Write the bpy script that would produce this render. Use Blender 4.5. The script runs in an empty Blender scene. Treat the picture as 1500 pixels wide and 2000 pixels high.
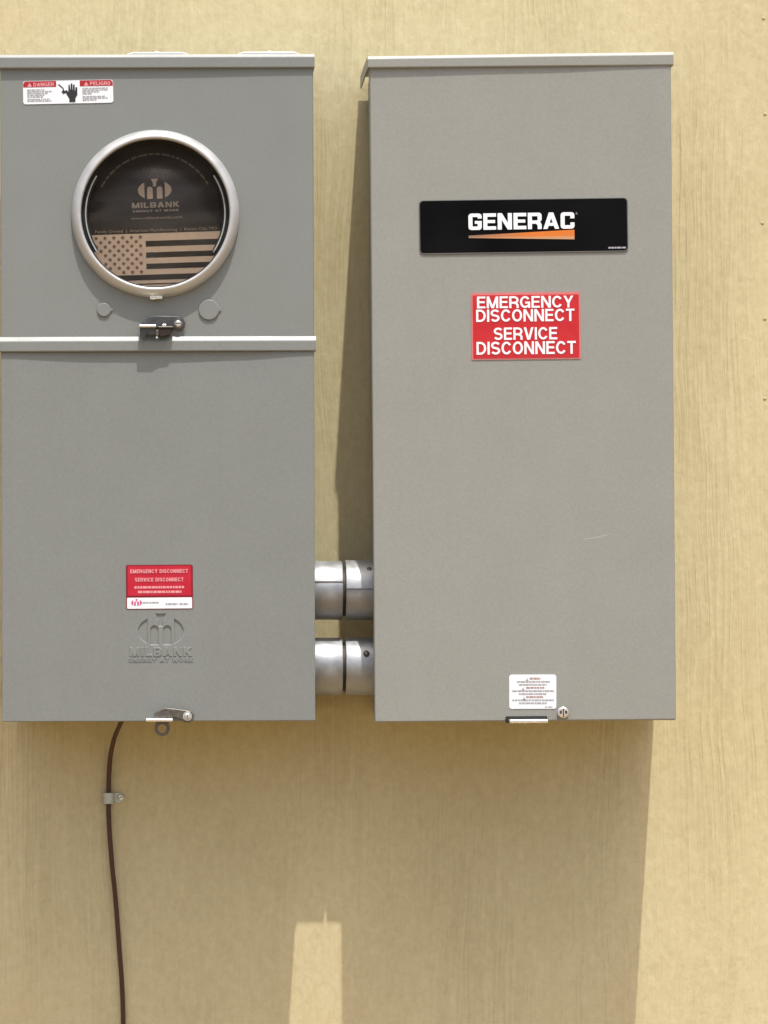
import bpy, bmesh, math, random
from mathutils import Vector, Matrix
random.seed(7)
R = math.radians
S = bpy.context.scene
COL = S.collection

# ------------------------------------------------------------------ camera, sky, sun, exposure
K = 0.58e-3            # metres per photo pixel on the front plane of the cabinets
FY = -0.170            # front plane of the cabinets (the wall face is y = 0)
D = 3.6                # camera to front plane
Z0 = 1.162             # height of the picture's centre line on the front plane
XC, YC = 390, 1050     # foot of the camera's axis on the picture (photo pixels)
CX, CZ = (XC - 750) * K, Z0 + (1000 - YC) * K
cam = bpy.data.cameras.new('camera')
cam.sensor_fit = 'VERTICAL'; cam.sensor_height = 24.0
cam.lens = 24.0 * D / (2000 * K)
cam.shift_x = (750 - XC) / 2000; cam.shift_y = (YC - 1000) / 2000
cam.clip_start = 0.05; cam.clip_end = 2000
co = bpy.data.objects.new('camera', cam); COL.objects.link(co)
co.location = (CX, FY - D, CZ); co.rotation_euler = (R(90), 0, 0)
S.camera = co

SUN = Vector((0.172, -1.0, 2.76)).normalized()       # towards the sun
W = bpy.data.worlds.new('World'); S.world = W; W.use_nodes = True
nt = W.node_tree
sky = nt.nodes.new('ShaderNodeTexSky'); sky.sky_type = 'NISHITA'; sky.sun_disc = False
sky.dust_density = 5.0; sky.sun_elevation = math.asin(SUN.z); sky.sun_rotation = math.atan2(SUN.x, SUN.y)
nt.links.new(sky.outputs[0], nt.nodes['Background'].inputs[0])
nt.nodes['Background'].inputs[1].default_value = 0.145
sl = bpy.data.lights.new('sun', 'SUN'); sl.energy = 3.0; sl.angle = R(0.53); sl.color = (1.0, 0.955, 0.88)
so = bpy.data.objects.new('sun', sl); COL.objects.link(so)
so.rotation_euler = (-SUN).to_track_quat('-Z', 'Y').to_euler(); so.location = (1, -4, 8)
S.cycles.caustics_reflective = False
S.view_settings.view_transform = 'Standard'; S.view_settings.look = 'None'
S.view_settings.exposure = 0.49; S.view_settings.gamma = 1.0

# ------------------------------------------------------------------ materials
def nodes(name):
    m = bpy.data.materials.new(name); m.use_nodes = True
    t = m.node_tree; b = t.nodes['Principled BSDF']
    return m, t, b
def N(t, kind, **kw):
    n = t.nodes.new(kind)
    for k, v in kw.items(): setattr(n, k, v)
    return n
def plain(name, col, rough=0.5, metal=0.0, spec=0.5, vary=0.0, scale=200.0, bump=0.0, bscale=900.0, coat=0.0):
    m, t, b = nodes(name)
    b.inputs['Base Color'].default_value = (*col, 1)
    b.inputs['Roughness'].default_value = rough
    b.inputs['Metallic'].default_value = metal
    b.inputs['Specular IOR Level'].default_value = spec
    b.inputs['Coat Weight'].default_value = coat
    tc = N(t, 'ShaderNodeTexCoord')
    if vary:
        n = N(t, 'ShaderNodeTexNoise'); n.inputs['Scale'].default_value = scale; n.inputs['Detail'].default_value = 5
        t.links.new(tc.outputs['Object'], n.inputs['Vector'])
        r = N(t, 'ShaderNodeMapRange'); r.inputs[3].default_value = 1 - vary; r.inputs[4].default_value = 1 + vary
        r.inputs[1].default_value = 0.25; r.inputs[2].default_value = 0.75
        t.links.new(n.outputs[0], r.inputs[0])
        mx = N(t, 'ShaderNodeVectorMath', operation='SCALE'); mx.inputs[0].default_value = col
        t.links.new(r.outputs[0], mx.inputs['Scale']); t.links.new(mx.outputs[0], b.inputs['Base Color'])
        r2 = N(t, 'ShaderNodeMapRange'); r2.inputs[3].default_value = max(rough - .12, .05); r2.inputs[4].default_value = min(rough + .12, 1)
        r2.inputs[1].default_value = 0.3; r2.inputs[2].default_value = 0.7
        t.links.new(n.outputs[0], r2.inputs[0]); t.links.new(r2.outputs[0], b.inputs['Roughness'])
    if bump:
        n = N(t, 'ShaderNodeTexNoise'); n.inputs['Scale'].default_value = bscale; n.inputs['Detail'].default_value = 3
        t.links.new(tc.outputs['Object'], n.inputs['Vector'])
        bp = N(t, 'ShaderNodeBump'); bp.inputs['Strength'].default_value = bump; bp.inputs['Distance'].default_value = 0.0006
        t.links.new(n.outputs[0], bp.inputs['Height']); t.links.new(bp.outputs[0], b.inputs['Normal'])
    return m

def sheet_paint(name, col, rough):
    """powder coat on sheet steel: orange peel, slow waves of the sheet, faint dust"""
    m, t, b = nodes(name)
    tc = N(t, 'ShaderNodeTexCoord')
    n1 = N(t, 'ShaderNodeTexNoise'); n1.inputs['Scale'].default_value = 420; n1.inputs['Detail'].default_value = 3
    n2 = N(t, 'ShaderNodeTexNoise'); n2.inputs['Scale'].default_value = 4.5; n2.inputs['Detail'].default_value = 2
    n3 = N(t, 'ShaderNodeTexNoise'); n3.inputs['Scale'].default_value = 18; n3.inputs['Detail'].default_value = 8
    for n in (n1, n2, n3): t.links.new(tc.outputs['Object'], n.inputs['Vector'])
    a = N(t, 'ShaderNodeMath', operation='MULTIPLY_ADD'); a.inputs[1].default_value = 0.00010
    s = N(t, 'ShaderNodeMath', operation='MULTIPLY'); s.inputs[1].default_value = 0.0025
    t.links.new(n2.outputs[0], s.inputs[0]); t.links.new(n1.outputs[0], a.inputs[0]); t.links.new(s.outputs[0], a.inputs[2])
    bp = N(t, 'ShaderNodeBump'); bp.inputs['Strength'].default_value = 0.8; bp.inputs['Distance'].default_value = 1.0
    t.links.new(a.outputs[0], bp.inputs['Height']); t.links.new(bp.outputs[0], b.inputs['Normal'])
    ad = N(t, 'ShaderNodeMath', operation='MULTIPLY_ADD'); ad.inputs[1].default_value = .25; t.links.new(n3.outputs[0], ad.inputs[0]); t.links.new(n1.outputs[0], ad.inputs[2])
    r = N(t, 'ShaderNodeMapRange'); r.inputs[1].default_value = .35; r.inputs[2].default_value = .9
    r.inputs[3].default_value = 0.93; r.inputs[4].default_value = 1.07
    t.links.new(ad.outputs[0], r.inputs[0])
    mx = N(t, 'ShaderNodeVectorMath', operation='SCALE'); mx.inputs[0].default_value = col
    t.links.new(r.outputs[0], mx.inputs['Scale']); t.links.new(mx.outputs[0], b.inputs['Base Color'])
    mp = N(t, 'ShaderNodeMapping'); mp.inputs['Scale'].default_value = (38, 1, 1.6); t.links.new(tc.outputs['Object'], mp.inputs[0])
    n4 = N(t, 'ShaderNodeTexNoise'); n4.inputs['Scale'].default_value = 1.0; n4.inputs['Detail'].default_value = 5; t.links.new(mp.outputs[0], n4.inputs['Vector'])
    r4 = N(t, 'ShaderNodeMapRange'); r4.inputs[1].default_value = .3; r4.inputs[2].default_value = .7; r4.inputs[3].default_value = .99; r4.inputs[4].default_value = 1.01
    t.links.new(n4.outputs[0], r4.inputs[0])
    m4 = N(t, 'ShaderNodeVectorMath', operation='SCALE'); t.links.new(mx.outputs[0], m4.inputs[0]); t.links.new(r4.outputs[0], m4.inputs['Scale'])
    t.links.new(m4.outputs[0], b.inputs['Base Color'])
    r5 = N(t, 'ShaderNodeMapRange'); r5.inputs[1].default_value = .3; r5.inputs[2].default_value = .7; r5.inputs[3].default_value = rough - .03; r5.inputs[4].default_value = rough + .04
    t.links.new(n3.outputs[0], r5.inputs[0]); t.links.new(r5.outputs[0], b.inputs['Roughness']); b.inputs['Specular IOR Level'].default_value = 0.45
    return m

def siding_paint():
    """cream paint on fibre-cement siding with an embossed cedar grain that comes and goes"""
    m, t, b = nodes('cream_siding_paint')
    L = t.links.new
    tc = N(t, 'ShaderNodeTexCoord')
    oi = N(t, 'ShaderNodeObjectInfo')
    off = N(t, 'ShaderNodeVectorMath', operation='SCALE'); off.inputs[0].default_value = (0, 0, 37.0)
    L(oi.outputs['Random'], off.inputs['Scale'])
    P = N(t, 'ShaderNodeVectorMath', operation='ADD'); L(tc.outputs['Object'], P.inputs[0]); L(off.outputs[0], P.inputs[1])
    def noise(sc, stretch, det=3, rough=.5, src=None, dist=0):
        mp = N(t, 'ShaderNodeMapping'); mp.inputs['Scale'].default_value = stretch
        L((src or P).outputs[0], mp.inputs[0])
        n = N(t, 'ShaderNodeTexNoise'); n.inputs['Scale'].default_value = sc; n.inputs['Detail'].default_value = det
        n.inputs['Roughness'].default_value = rough; n.inputs['Distortion'].default_value = dist
        L(mp.outputs[0], n.inputs['Vector']); return n
    def math_(op, a, bb, c=None):
        n = N(t, 'ShaderNodeMath', operation=op)
        for i, v in enumerate((a, bb, c)):
            if v is None: continue
            if isinstance(v, (int, float)): n.inputs[i].default_value = v
            else: L(v, n.inputs[i])
        return n.outputs[0]
    def rng(v, a, bb, c, d):
        n = N(t, 'ShaderNodeMapRange'); n.interpolation_type = 'SMOOTHSTEP'
        for i, q in enumerate((a, bb, c, d)): n.inputs[i + 1].default_value = q
        L(v, n.inputs[0]); return n.outputs[0]
    # grain lines wander: x is pushed sideways by slow noise
    wob = noise(2.6, (1, 1, .6), 2).outputs[0]
    wob2 = noise(34, (1, 1, .25), 2).outputs[0]
    sx = N(t, 'ShaderNodeSeparateXYZ'); L(P.outputs[0], sx.inputs[0])
    x = math_('ADD', sx.outputs[0], math_('MULTIPLY', wob, .075))
    x = math_('ADD', x, math_('MULTIPLY', wob2, .010))
    cx = N(t, 'ShaderNodeCombineXYZ'); L(x, cx.inputs[0]); L(sx.outputs[2], cx.inputs[2])
    deep = rng(noise(1.0, (110, 1, 8.0), 2, .5, cx).outputs[0], .50, .66, 0, 1)       # a few deeper grooves
    lines = rng(noise(1.0, (230, 1, 6.0), 3, .55, cx).outputs[0], .40, .62, 0, 1)    # fine long lines
    mask = rng(noise(1.0, (8.5, 1, 2.4), 3, .55).outputs[0], .45, .64, .28, 1)       # patches with grain
    mask2 = rng(noise(1.0, (5.0, 1, 1.5), 3, .55).outputs[0], .46, .66, 0, 1)
    lump = noise(80, (1, 1, .62), 4, .6, dist=.45).outputs[0]                          # smeary paint lumps
    fine = noise(330, (1, 1, .7), 3, .6).outputs[0]
    gl = math_('MULTIPLY', lines, mask); gd = math_('MULTIPLY', deep, mask2)
    h = math_('MULTIPLY', gl, -.00060)
    h = math_('ADD', h, math_('MULTIPLY', gd, -.0007))
    h = math_('ADD', h, math_('MULTIPLY', lump, .00100))
    h = math_('ADD', h, math_('MULTIPLY', fine, .00026))
    bp = N(t, 'ShaderNodeBump'); bp.inputs['Strength'].default_value = 0.85; bp.inputs['Distance'].default_value = 1.0
    L(h, bp.inputs['Height']); L(bp.outputs[0], b.inputs['Normal'])
    blot = noise(5.5, (1, 1, .7), 6, .62).outputs[0]
    mott = noise(120, (1, 1, .85), 3, .6, dist=.5).outputs[0]
    fac = math_('ADD', math_('ADD', math_('MULTIPLY', blot, .36), .115), math_('MULTIPLY', lump, .30))
    fac = math_('ADD', fac, math_('MULTIPLY', math_('SUBTRACT', mott, .5), .46))
    fac = math_('SUBTRACT', fac, math_('MULTIPLY', gl, .10))
    fac = math_('SUBTRACT', fac, math_('MULTIPLY', gd, .015))
    cr = N(t, 'ShaderNodeValToRGB')
    cr.color_ramp.elements[0].position = .24; cr.color_ramp.elements[0].color = (.508, .436, .248, 1)
    cr.color_ramp.elements[1].position = .64; cr.color_ramp.elements[1].color = (.645, .578, .358, 1)
    L(fac, cr.inputs[0]); L(cr.outputs[0], b.inputs['Base Color'])
    b.inputs['Roughness'].default_value = .62; b.inputs['Specular IOR Level'].default_value = .3
    return m

def ground_mat():
    m, t, b = nodes('dry_ground')
    L = t.links.new
    tc = N(t, 'ShaderNodeTexCoord')
    n = N(t, 'ShaderNodeTexNoise'); n.inputs['Scale'].default_value = 3; n.inputs['Detail'].default_value = 9
    v = N(t, 'ShaderNodeTexVoronoi'); v.inputs['Scale'].default_value = 60
    L(tc.outputs['Object'], n.inputs['Vector']); L(tc.outputs['Object'], v.inputs['Vector'])
    cr = N(t, 'ShaderNodeValToRGB')
    cr.color_ramp.elements[0].color = (.20, .140, .070, 1); cr.color_ramp.elements[1].color = (.35, .262, .150, 1)
    L(n.outputs[0], cr.inputs[0]); L(cr.outputs[0], b.inputs['Base Color'])
    bp = N(t, 'ShaderNodeBump'); bp.inputs['Strength'].default_value = .5; bp.inputs['Distance'].default_value = .02
    L(v.outputs['Distance'], bp.inputs['Height']); L(bp.outputs[0], b.inputs['Normal'])
    b.inputs['Roughness'].default_value = .95
    return m

def clear_plastic():
    m, t, b = nodes('clear_plastic')
    tr = N(t, 'ShaderNodeBsdfTransparent'); tr.inputs[0].default_value = (.97, .97, .97, 1)
    gl = N(t, 'ShaderNodeBsdfGlossy'); gl.inputs['Roughness'].default_value = .2
    fr = N(t, 'ShaderNodeFresnel'); fr.inputs[0].default_value = 1.25
    mx = N(t, 'ShaderNodeMixShader')
    ge = N(t, 'ShaderNodeNewGeometry'); fb = N(t, 'ShaderNodeMath', operation='SUBTRACT'); fb.inputs[0].default_value = 1
    ff = N(t, 'ShaderNodeMath', operation='MULTIPLY'); t.links.new(ge.outputs['Backfacing'], fb.inputs[1])
    t.links.new(fb.outputs[0], ff.inputs[0]); t.links.new(fr.outputs[0], ff.inputs[1])
    t.links.new(ff.outputs[0], mx.inputs[0]); t.links.new(tr.outputs[0], mx.inputs[1]); t.links.new(gl.outputs[0], mx.inputs[2])
    # thin dusty film; its slanting streaks paint in the pane's dull reflection
    tc = N(t, 'ShaderNodeTexCoord'); mp = N(t, 'ShaderNodeMapping'); mp.inputs['Rotation'].default_value = (0, R(35), 0); mp.inputs['Scale'].default_value = (12, 1, 60)
    n = N(t, 'ShaderNodeTexNoise'); n.inputs['Scale'].default_value = 1.0; n.inputs['Detail'].default_value = 4
    t.links.new(tc.outputs['Object'], mp.inputs[0]); t.links.new(mp.outputs[0], n.inputs['Vector'])
    r = N(t, 'ShaderNodeMapRange'); r.inputs[1].default_value = .42; r.inputs[2].default_value = .75; r.inputs[3].default_value = .0; r.inputs[4].default_value = .018
    t.links.new(n.outputs[0], r.inputs[0])
    df = N(t, 'ShaderNodeBsdfDiffuse'); df.inputs[0].default_value = (.6, .6, .58, 1)
    m2 = N(t, 'ShaderNodeMixShader'); t.links.new(r.outputs[0], m2.inputs[0]); t.links.new(mx.outputs[0], m2.inputs[1]); t.links.new(df.outputs[0], m2.inputs[2])
    t.links.new(m2.outputs[0], t.nodes['Material Output'].inputs[0])
    return m

def wedge_print():
    """printed swoosh: grey-tan at the thin end, orange at the thick end, tan along its lower edge"""
    m, t, b = nodes('orange_wedge_print')
    L = t.links.new
    tc = N(t, 'ShaderNodeTexCoord'); sp = N(t, 'ShaderNodeSeparateXYZ'); L(tc.outputs['Generated'], sp.inputs[0])
    c1 = N(t, 'ShaderNodeValToRGB')
    c1.color_ramp.elements[0].color = (.22, .155, .105, 1); c1.color_ramp.elements[1].color = (.64, .175, .020, 1)
    c1.color_ramp.elements[1].position = .6
    L(sp.outputs[0], c1.inputs[0])
    c2 = N(t, 'ShaderNodeValToRGB')
    c2.color_ramp.elements[0].position = .22; c2.color_ramp.elements[0].color = (1, 1, 1, 1)
    c2.color_ramp.elements[1].position = .42; c2.color_ramp.elements[1].color = (0, 0, 0, 1)
    L(sp.outputs[2], c2.inputs[0])
    mx = N(t, 'ShaderNodeMixRGB'); mx.inputs[2].default_value = (.53, .29, .15, 1)
    L(c2.outputs[0], mx.inputs[0]); L(c1.outputs[0], mx.inputs[1]); L(mx.outputs[0], b.inputs['Base Color'])
    b.inputs['Roughness'].default_value = .4
    return m

M = dict(
    siding=siding_paint(), ground=ground_mat(),
    grey_l=sheet_paint('blue_grey_powder_coat', (.206, .222, .213), .38),
    grey_r=sheet_paint('warm_grey_powder_coat', (.276, .283, .262), .38),
    alu=plain('cast_aluminium', (.40, .415, .435), .50, .75, vary=.18, scale=70, bump=.25, bscale=300),
    ring=plain('satin_ring_metal', (.52, .525, .52), .40, .45, vary=.05, scale=60),
    zinc=plain('bright_zinc', (.82, .80, .75), .30, .8, vary=.08, scale=300),
    steel=plain('dark_hasp_steel', (.085, .085, .09), .38, .55, vary=.25, scale=250),
    steel_l=plain('worn_hasp_steel', (.135, .125, .11), .42, .6, vary=.25, scale=250),
    galv=plain('galvanised_strap', (.50, .54, .50), .45, .55, vary=.15, scale=400),
    galv_p=plain('pale_plate_paint', (.52, .54, .53), .35),
    rust=plain('brown_bolt', (.030, .017, .012), .6, .3, vary=.3, scale=400),
    black=plain('black_rubber', (.012, .012, .013), .55),
    gap=plain('dark_nipple_steel', (.05, .045, .04), .6, .4),
    plate=plain('black_name_plate', (.0045, .0045, .005), .34, spec=.06, vary=.3, scale=14),
    plate_rim=plain('name_plate_rim', (.10, .10, .10), .4),
    white=plain('white_vinyl', (.78, .825, .88), .45, vary=.02, scale=90),
    white_p=plain('white_print', (.83, .87, .92), .45),
    red=plain('red_vinyl', (.50, .013, .020), .42, vary=.05, scale=90),
    crimson=plain('crimson_vinyl', (.47, .007, .030), .42, vary=.05, scale=90),
    darkred=plain('dark_red_print', (.20, .006, .014), .45),
    headred=plain('header_red', (.36, .012, .018), .45),
    pink=plain('pale_red_edge', (.58, .17, .17), .5),
    pinkp=plain('pink_print', (.72, .30, .33), .5),
    greyp=plain('grey_print', (.36, .36, .39), .5),
    greyr=plain('brown_red_print', (.38, .24, .22), .5),
    greyl_p=plain('scratched_paint', (.40, .41, .39), .6),
    blackp=plain('black_print', (.018, .018, .022), .5),
    kraft=plain('kraft_card', (.34, .255, .18), .85, vary=.10, scale=120),
    ink=plain('black_card_ink', (.033, .029, .025), .9, spec=.05),
    inkd=plain('brown_card_ink', (.10, .052, .030), .8),
    kraftm=plain('kraft_emblem', (.285, .220, .155), .85),
    kraftd=plain('kraft_lettering', (.170, .136, .102), .85),
    wire=plain('brown_insulation', (.058, .019, .010), .38, vary=.15, scale=120),
    clear=clear_plastic(), wedge=wedge_print(),
    nail=plain('nail_head', (.42, .36, .23), .6, .1),
)

# ------------------------------------------------------------------ mesh helpers
def link(name, me, mat, parent=None, smooth=False, label=None, stuff=False):
    o = bpy.data.objects.new(name, me); COL.objects.link(o)
    if mat is not None and not me.materials: me.materials.append(mat)
    for p in me.polygons: p.use_smooth = smooth
    if parent is not None: o.parent = parent
    if label: o['label'] = label
    if stuff: o['kind'] = 'stuff'
    return o
def obj(name, bm, mat, parent=None, smooth=False, label=None, bevel=0, seg=2, stuff=False):
    bmesh.ops.recalc_face_normals(bm, faces=bm.faces)
    me = bpy.data.meshes.new(name); bm.to_mesh(me); bm.free()
    o = link(name, me, mat, parent, smooth, label, stuff)
    if bevel:
        b = o.modifiers.new('bevel', 'BEVEL'); b.width = bevel; b.segments = seg; b.limit_method = 'ANGLE'; b.angle_limit = R(40)
        for p in me.polygons: p.use_smooth = True
        b.harden_normals = True
    return o
def box(bm, x0, x1, y0, y1, z0, z1):
    vs = [bm.verts.new((x, y, z)) for x in (x0, x1) for y in (y0, y1) for z in (z0, z1)]
    for f in ((0, 1, 3, 2), (4, 6, 7, 5), (0, 4, 5, 1), (2, 3, 7, 6), (0, 2, 6, 4), (1, 5, 7, 3)):
        bm.faces.new([vs[i] for i in f])
def prism(bm, pts, w0, w1):
    """pts (x,z) polygon, from depth w0 (towards wall) to w1 (towards camera)"""
    a = [bm.verts.new((x, -w0, z)) for x, z in pts]; b = [bm.verts.new((x, -w1, z)) for x, z in pts]
    n = len(pts)
    bm.faces.new(b); bm.faces.new(a[::-1])
    for i in range(n):
        j = (i + 1) % n; bm.faces.new((a[i], a[j], b[j], b[i]))
def lathe(bm, prof, c, axis, n=64, a0=0.0, a1=2 * math.pi, rf=None):
    """prof: (r, t) along the axis; axis 'x' or 'w' (out of the wall)"""
    full = abs(a1 - a0 - 2 * math.pi) < 1e-6
    rows = []
    for i in range(n if full else n + 1):
        a = a0 + (a1 - a0) * i / n
        row = []
        for r, t in prof:
            rr = r if rf is None else rf(r, a)
            p, q = rr * math.cos(a), rr * math.sin(a)
            row.append(bm.verts.new((c[0] + t, c[1] - p, c[2] + q) if axis == 'x' else (c[0] + p, c[1] - t, c[2] + q)))
        rows.append(row)
    m = len(rows)
    for i in range(m if full else m - 1):
        u, v = rows[i], rows[(i + 1) % m]
        for j in range(len(prof) - 1):
            bm.faces.new((u[j], v[j], v[j + 1], u[j + 1]))
    return rows
def disc(bm, cx, cz, r, w0, w1, n=40, bev=0.0):
    prof = [(1e-5, w0), (r, w0), (r, w1 - bev), (r - bev, w1), (1e-5, w1)] if bev else [(1e-5, w0), (r, w0), (r, w1), (1e-5, w1)]
    lathe(bm, prof, (cx, 0, cz), 'w', n)
def rrect(cx, cz, w, h, r, rot=0.0, n=5):
    pts = []
    for sx, sz, a0 in ((1, 1, 0), (-1, 1, 90), (-1, -1, 180), (1, -1, 270)):
        for i in range(n + 1):
            a = R(a0 + 90 * i / n)
            pts.append((sx * (w / 2 - r) + r * math.cos(a), sz * (h / 2 - r) + r * math.sin(a)))
    c, s = math.cos(R(rot)), math.sin(R(rot))
    return [(cx + x * c - z * s, cz + x * s + z * c) for x, z in pts]
def rot2(pts, cx, cz, deg):
    c, s = math.cos(R(deg)), math.sin(R(deg))
    return [(cx + x * c - z * s, cz + x * s + z * c) for x, z in pts]
def eval_mesh(data):
    o = bpy.data.objects.new('tmp', data); COL.objects.link(o)
    dg = bpy.context.evaluated_depsgraph_get(); dg.update()
    me = bpy.data.meshes.new_from_object(o.evaluated_get(dg))
    bpy.data.objects.remove(o)
    return me
def fill(splines, w, thick, bev=0.0, res=1):
    """flat sheet with holes, front face at depth w, as a mesh standing in the xz plane"""
    cu = bpy.data.curves.new('sheet', 'CURVE'); cu.dimensions = '2D'; cu.fill_mode = 'BOTH'
    for pts in splines:
        sp = cu.splines.new('POLY'); sp.points.add(len(pts) - 1); sp.use_cyclic_u = True
        for p, (x, z) in zip(sp.points, pts): p.co = (x, z, 0, 1)
    cu.extrude = max(thick / 2 - bev, 1e-6); cu.bevel_depth = bev; cu.bevel_resolution = res; cu.offset = -bev
    me = eval_mesh(cu); bpy.data.curves.remove(cu); me.materials.clear()
    for v in me.vertices:
        x, y, z = v.co; v.co = (x, -(w - thick / 2) - z, y)
    return me
def text_mesh(txt, cx, cz, width, height, w, rot=0.0, bold=0.0, thick=0.0002, bev=0.0, space=1.0):
    """lettering fitted to a width and a height, centred at (cx, cz), front at depth w"""
    cu = bpy.data.curves.new('lettering', 'FONT'); cu.body = txt; cu.size = 1; cu.offset = bold; cu.space_character = space
    cu.extrude = .01; cu.resolution_u = 4
    if bev: cu.bevel_depth = bev; cu.bevel_resolution = 1
    me = eval_mesh(cu); bpy.data.curves.remove(cu); me.materials.clear()
    xs = [v.co.x for v in me.vertices]; ys = [v.co.y for v in me.vertices]; zs = [v.co.z for v in me.vertices]
    sx = width / (max(xs) - min(xs)); sy = height / (max(ys) - min(ys)); mx, my = (max(xs) + min(xs)) / 2, (max(ys) + min(ys)) / 2
    sz = thick / (max(zs) - min(zs)); zt = max(zs)
    c, s = math.cos(R(rot)), math.sin(R(rot))
    for v in me.vertices:
        x, z = (v.co.x - mx) * sx, (v.co.y - my) * sy
        v.co = (cx + x * c - z * s, -w - (v.co.z - zt) * sz, cz + x * s + z * c)
    return me
# ---- bold sans capitals drawn as bands of even width (height 1); each band lies a hair above the last
def lin(a, b, n): return [a + (b - a) * i / n for i in range(n + 1)]
def glyph(ch, t):
    h = t / 2
    def e(cx, cy, rx, ry, a0, a1, n=10): return [(cx + rx * math.cos(R(a)), cy + ry * math.sin(R(a))) for a in lin(a0, a1, n)]
    B = lambda *p: ('band', list(p))
    def SL(x0, y0, x1, y1, k=1.12): return ('poly', [(x0 - h * k, y0), (x0 + h * k, y0), (x1 + h * k, y1), (x1 - h * k, y1)])
    if ch == ' ': return .30, []
    if ch == 'I': return t, [B((h, 0), (h, 1))]
    if ch == 'L': return .58, [B((h, 1), (h, h), (.58, h))]
    if ch == 'T': w = .64; return w, [B((0, 1 - h), (w, 1 - h)), B((w / 2, 1 - t * .5), (w / 2, 0))]
    if ch == 'E': w = .62; return w, [B((w, 1 - h), (h, 1 - h), (h, h), (w, h)), B((h, .515), (w * .93, .515))]
    if ch == 'N': w = .72; return w, [B((h, 0), (h, 1)), B((w - h, 0), (w - h, 1)), SL(h * 1.1, 1, w - h * 1.1, 0, 1.15)]
    if ch == 'M': w = .86; return w, [B((h, 0), (h, 1)), B((w - h, 0), (w - h, 1)), SL(h * 1.1, 1, w / 2, 0), SL(w - h * 1.1, 1, w / 2, 0)]
    if ch == 'A': w = .76; return w, [SL(w / 2 - .02, 1, h * 1.1, 0), SL(w / 2 + .02, 1, w - h * 1.1, 0), B((w * .2, .29), (w * .8, .29))]
    if ch == 'V': w = .74; return w, [SL(h * 1.1, 1, w / 2 - .02, 0), SL(w - h * 1.1, 1, w / 2 + .02, 0)]
    if ch == 'W': w = 1.05; return w, [SL(h * 1.1, 1, w * .27, 0), SL(w * .5, 1, w * .27, 0), SL(w * .5, 1, w * .73, 0), SL(w - h * 1.1, 1, w * .73, 0)]
    if ch == 'Y': w = .74; return w, [SL(h * 1.15, 1, w / 2, .40), SL(w - h * 1.15, 1, w / 2, .40), B((w / 2, .46), (w / 2, 0))]
    if ch == 'K': w = .72; return w, [B((h, 0), (h, 1)), SL(w - h * 1.5, 1, h * 1.9, .42, 1.4), SL(w * .44, .56, w - h * 1.4, 0, 1.35)]
    if ch in 'OCG':
        w = .76; rx, ry, c = w / 2 - h, .5 - h, (w / 2, .5)
        if ch == 'O': return w, [('ring', e(*c, rx, ry, 0, 360, 28))]
        if ch == 'C': return w - .02, [('band', e(*c, rx, ry, 32, 328, 24))]
        return w, [('band', e(*c, rx, ry, 34, 318, 22)), B((w - h, 0), (w - h, .53)), B((w * .52, .53 - h), (w, .53 - h))]
    if ch == 'D': w = .72; return w, [('ring', [(h, h), (w * .42, h)] + e(w * .42, .5, w * .58 - h, .5 - h, -80, 80, 12) + [(w * .42, 1 - h), (h, 1 - h)])]
    if ch in 'PRB':
        w = .70; y = .44; r = (1 - h - y) / 2; m = y + r
        bowl = ('band', [(h, y), (w * .50, y)] + e(w * .50, m, w * .50 - h, r, -75, 75, 9) + [(w * .50, 1 - h), (h, 1 - h)])
        g = [B((h, 0), (h, 1)), bowl]
        if ch == 'R': g.append(B((w * .46, y), (w * .78, y - .07), (w - h, .24), (w - h * .9, 0)))
        if ch == 'B':
            r2 = (y - h) / 2; g.append(('band', [(h, h), (w * .50, h)] + e(w * .50, h + r2, w * .53 - h, r2, -75, 75, 9) + [(w * .50, y), (h, y)]))
        return w, g
    if ch == 'S':
        w = .68; r = w / 2 - h; c = w / 2; q = (1 - t) / 4
        return w, [('band', e(c, 1 - h - q, r, q, 22, 235, 14) + [(c, .5)] + e(c, h + q, r, q, 55, -158, 14))]
    return .3, []
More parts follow.
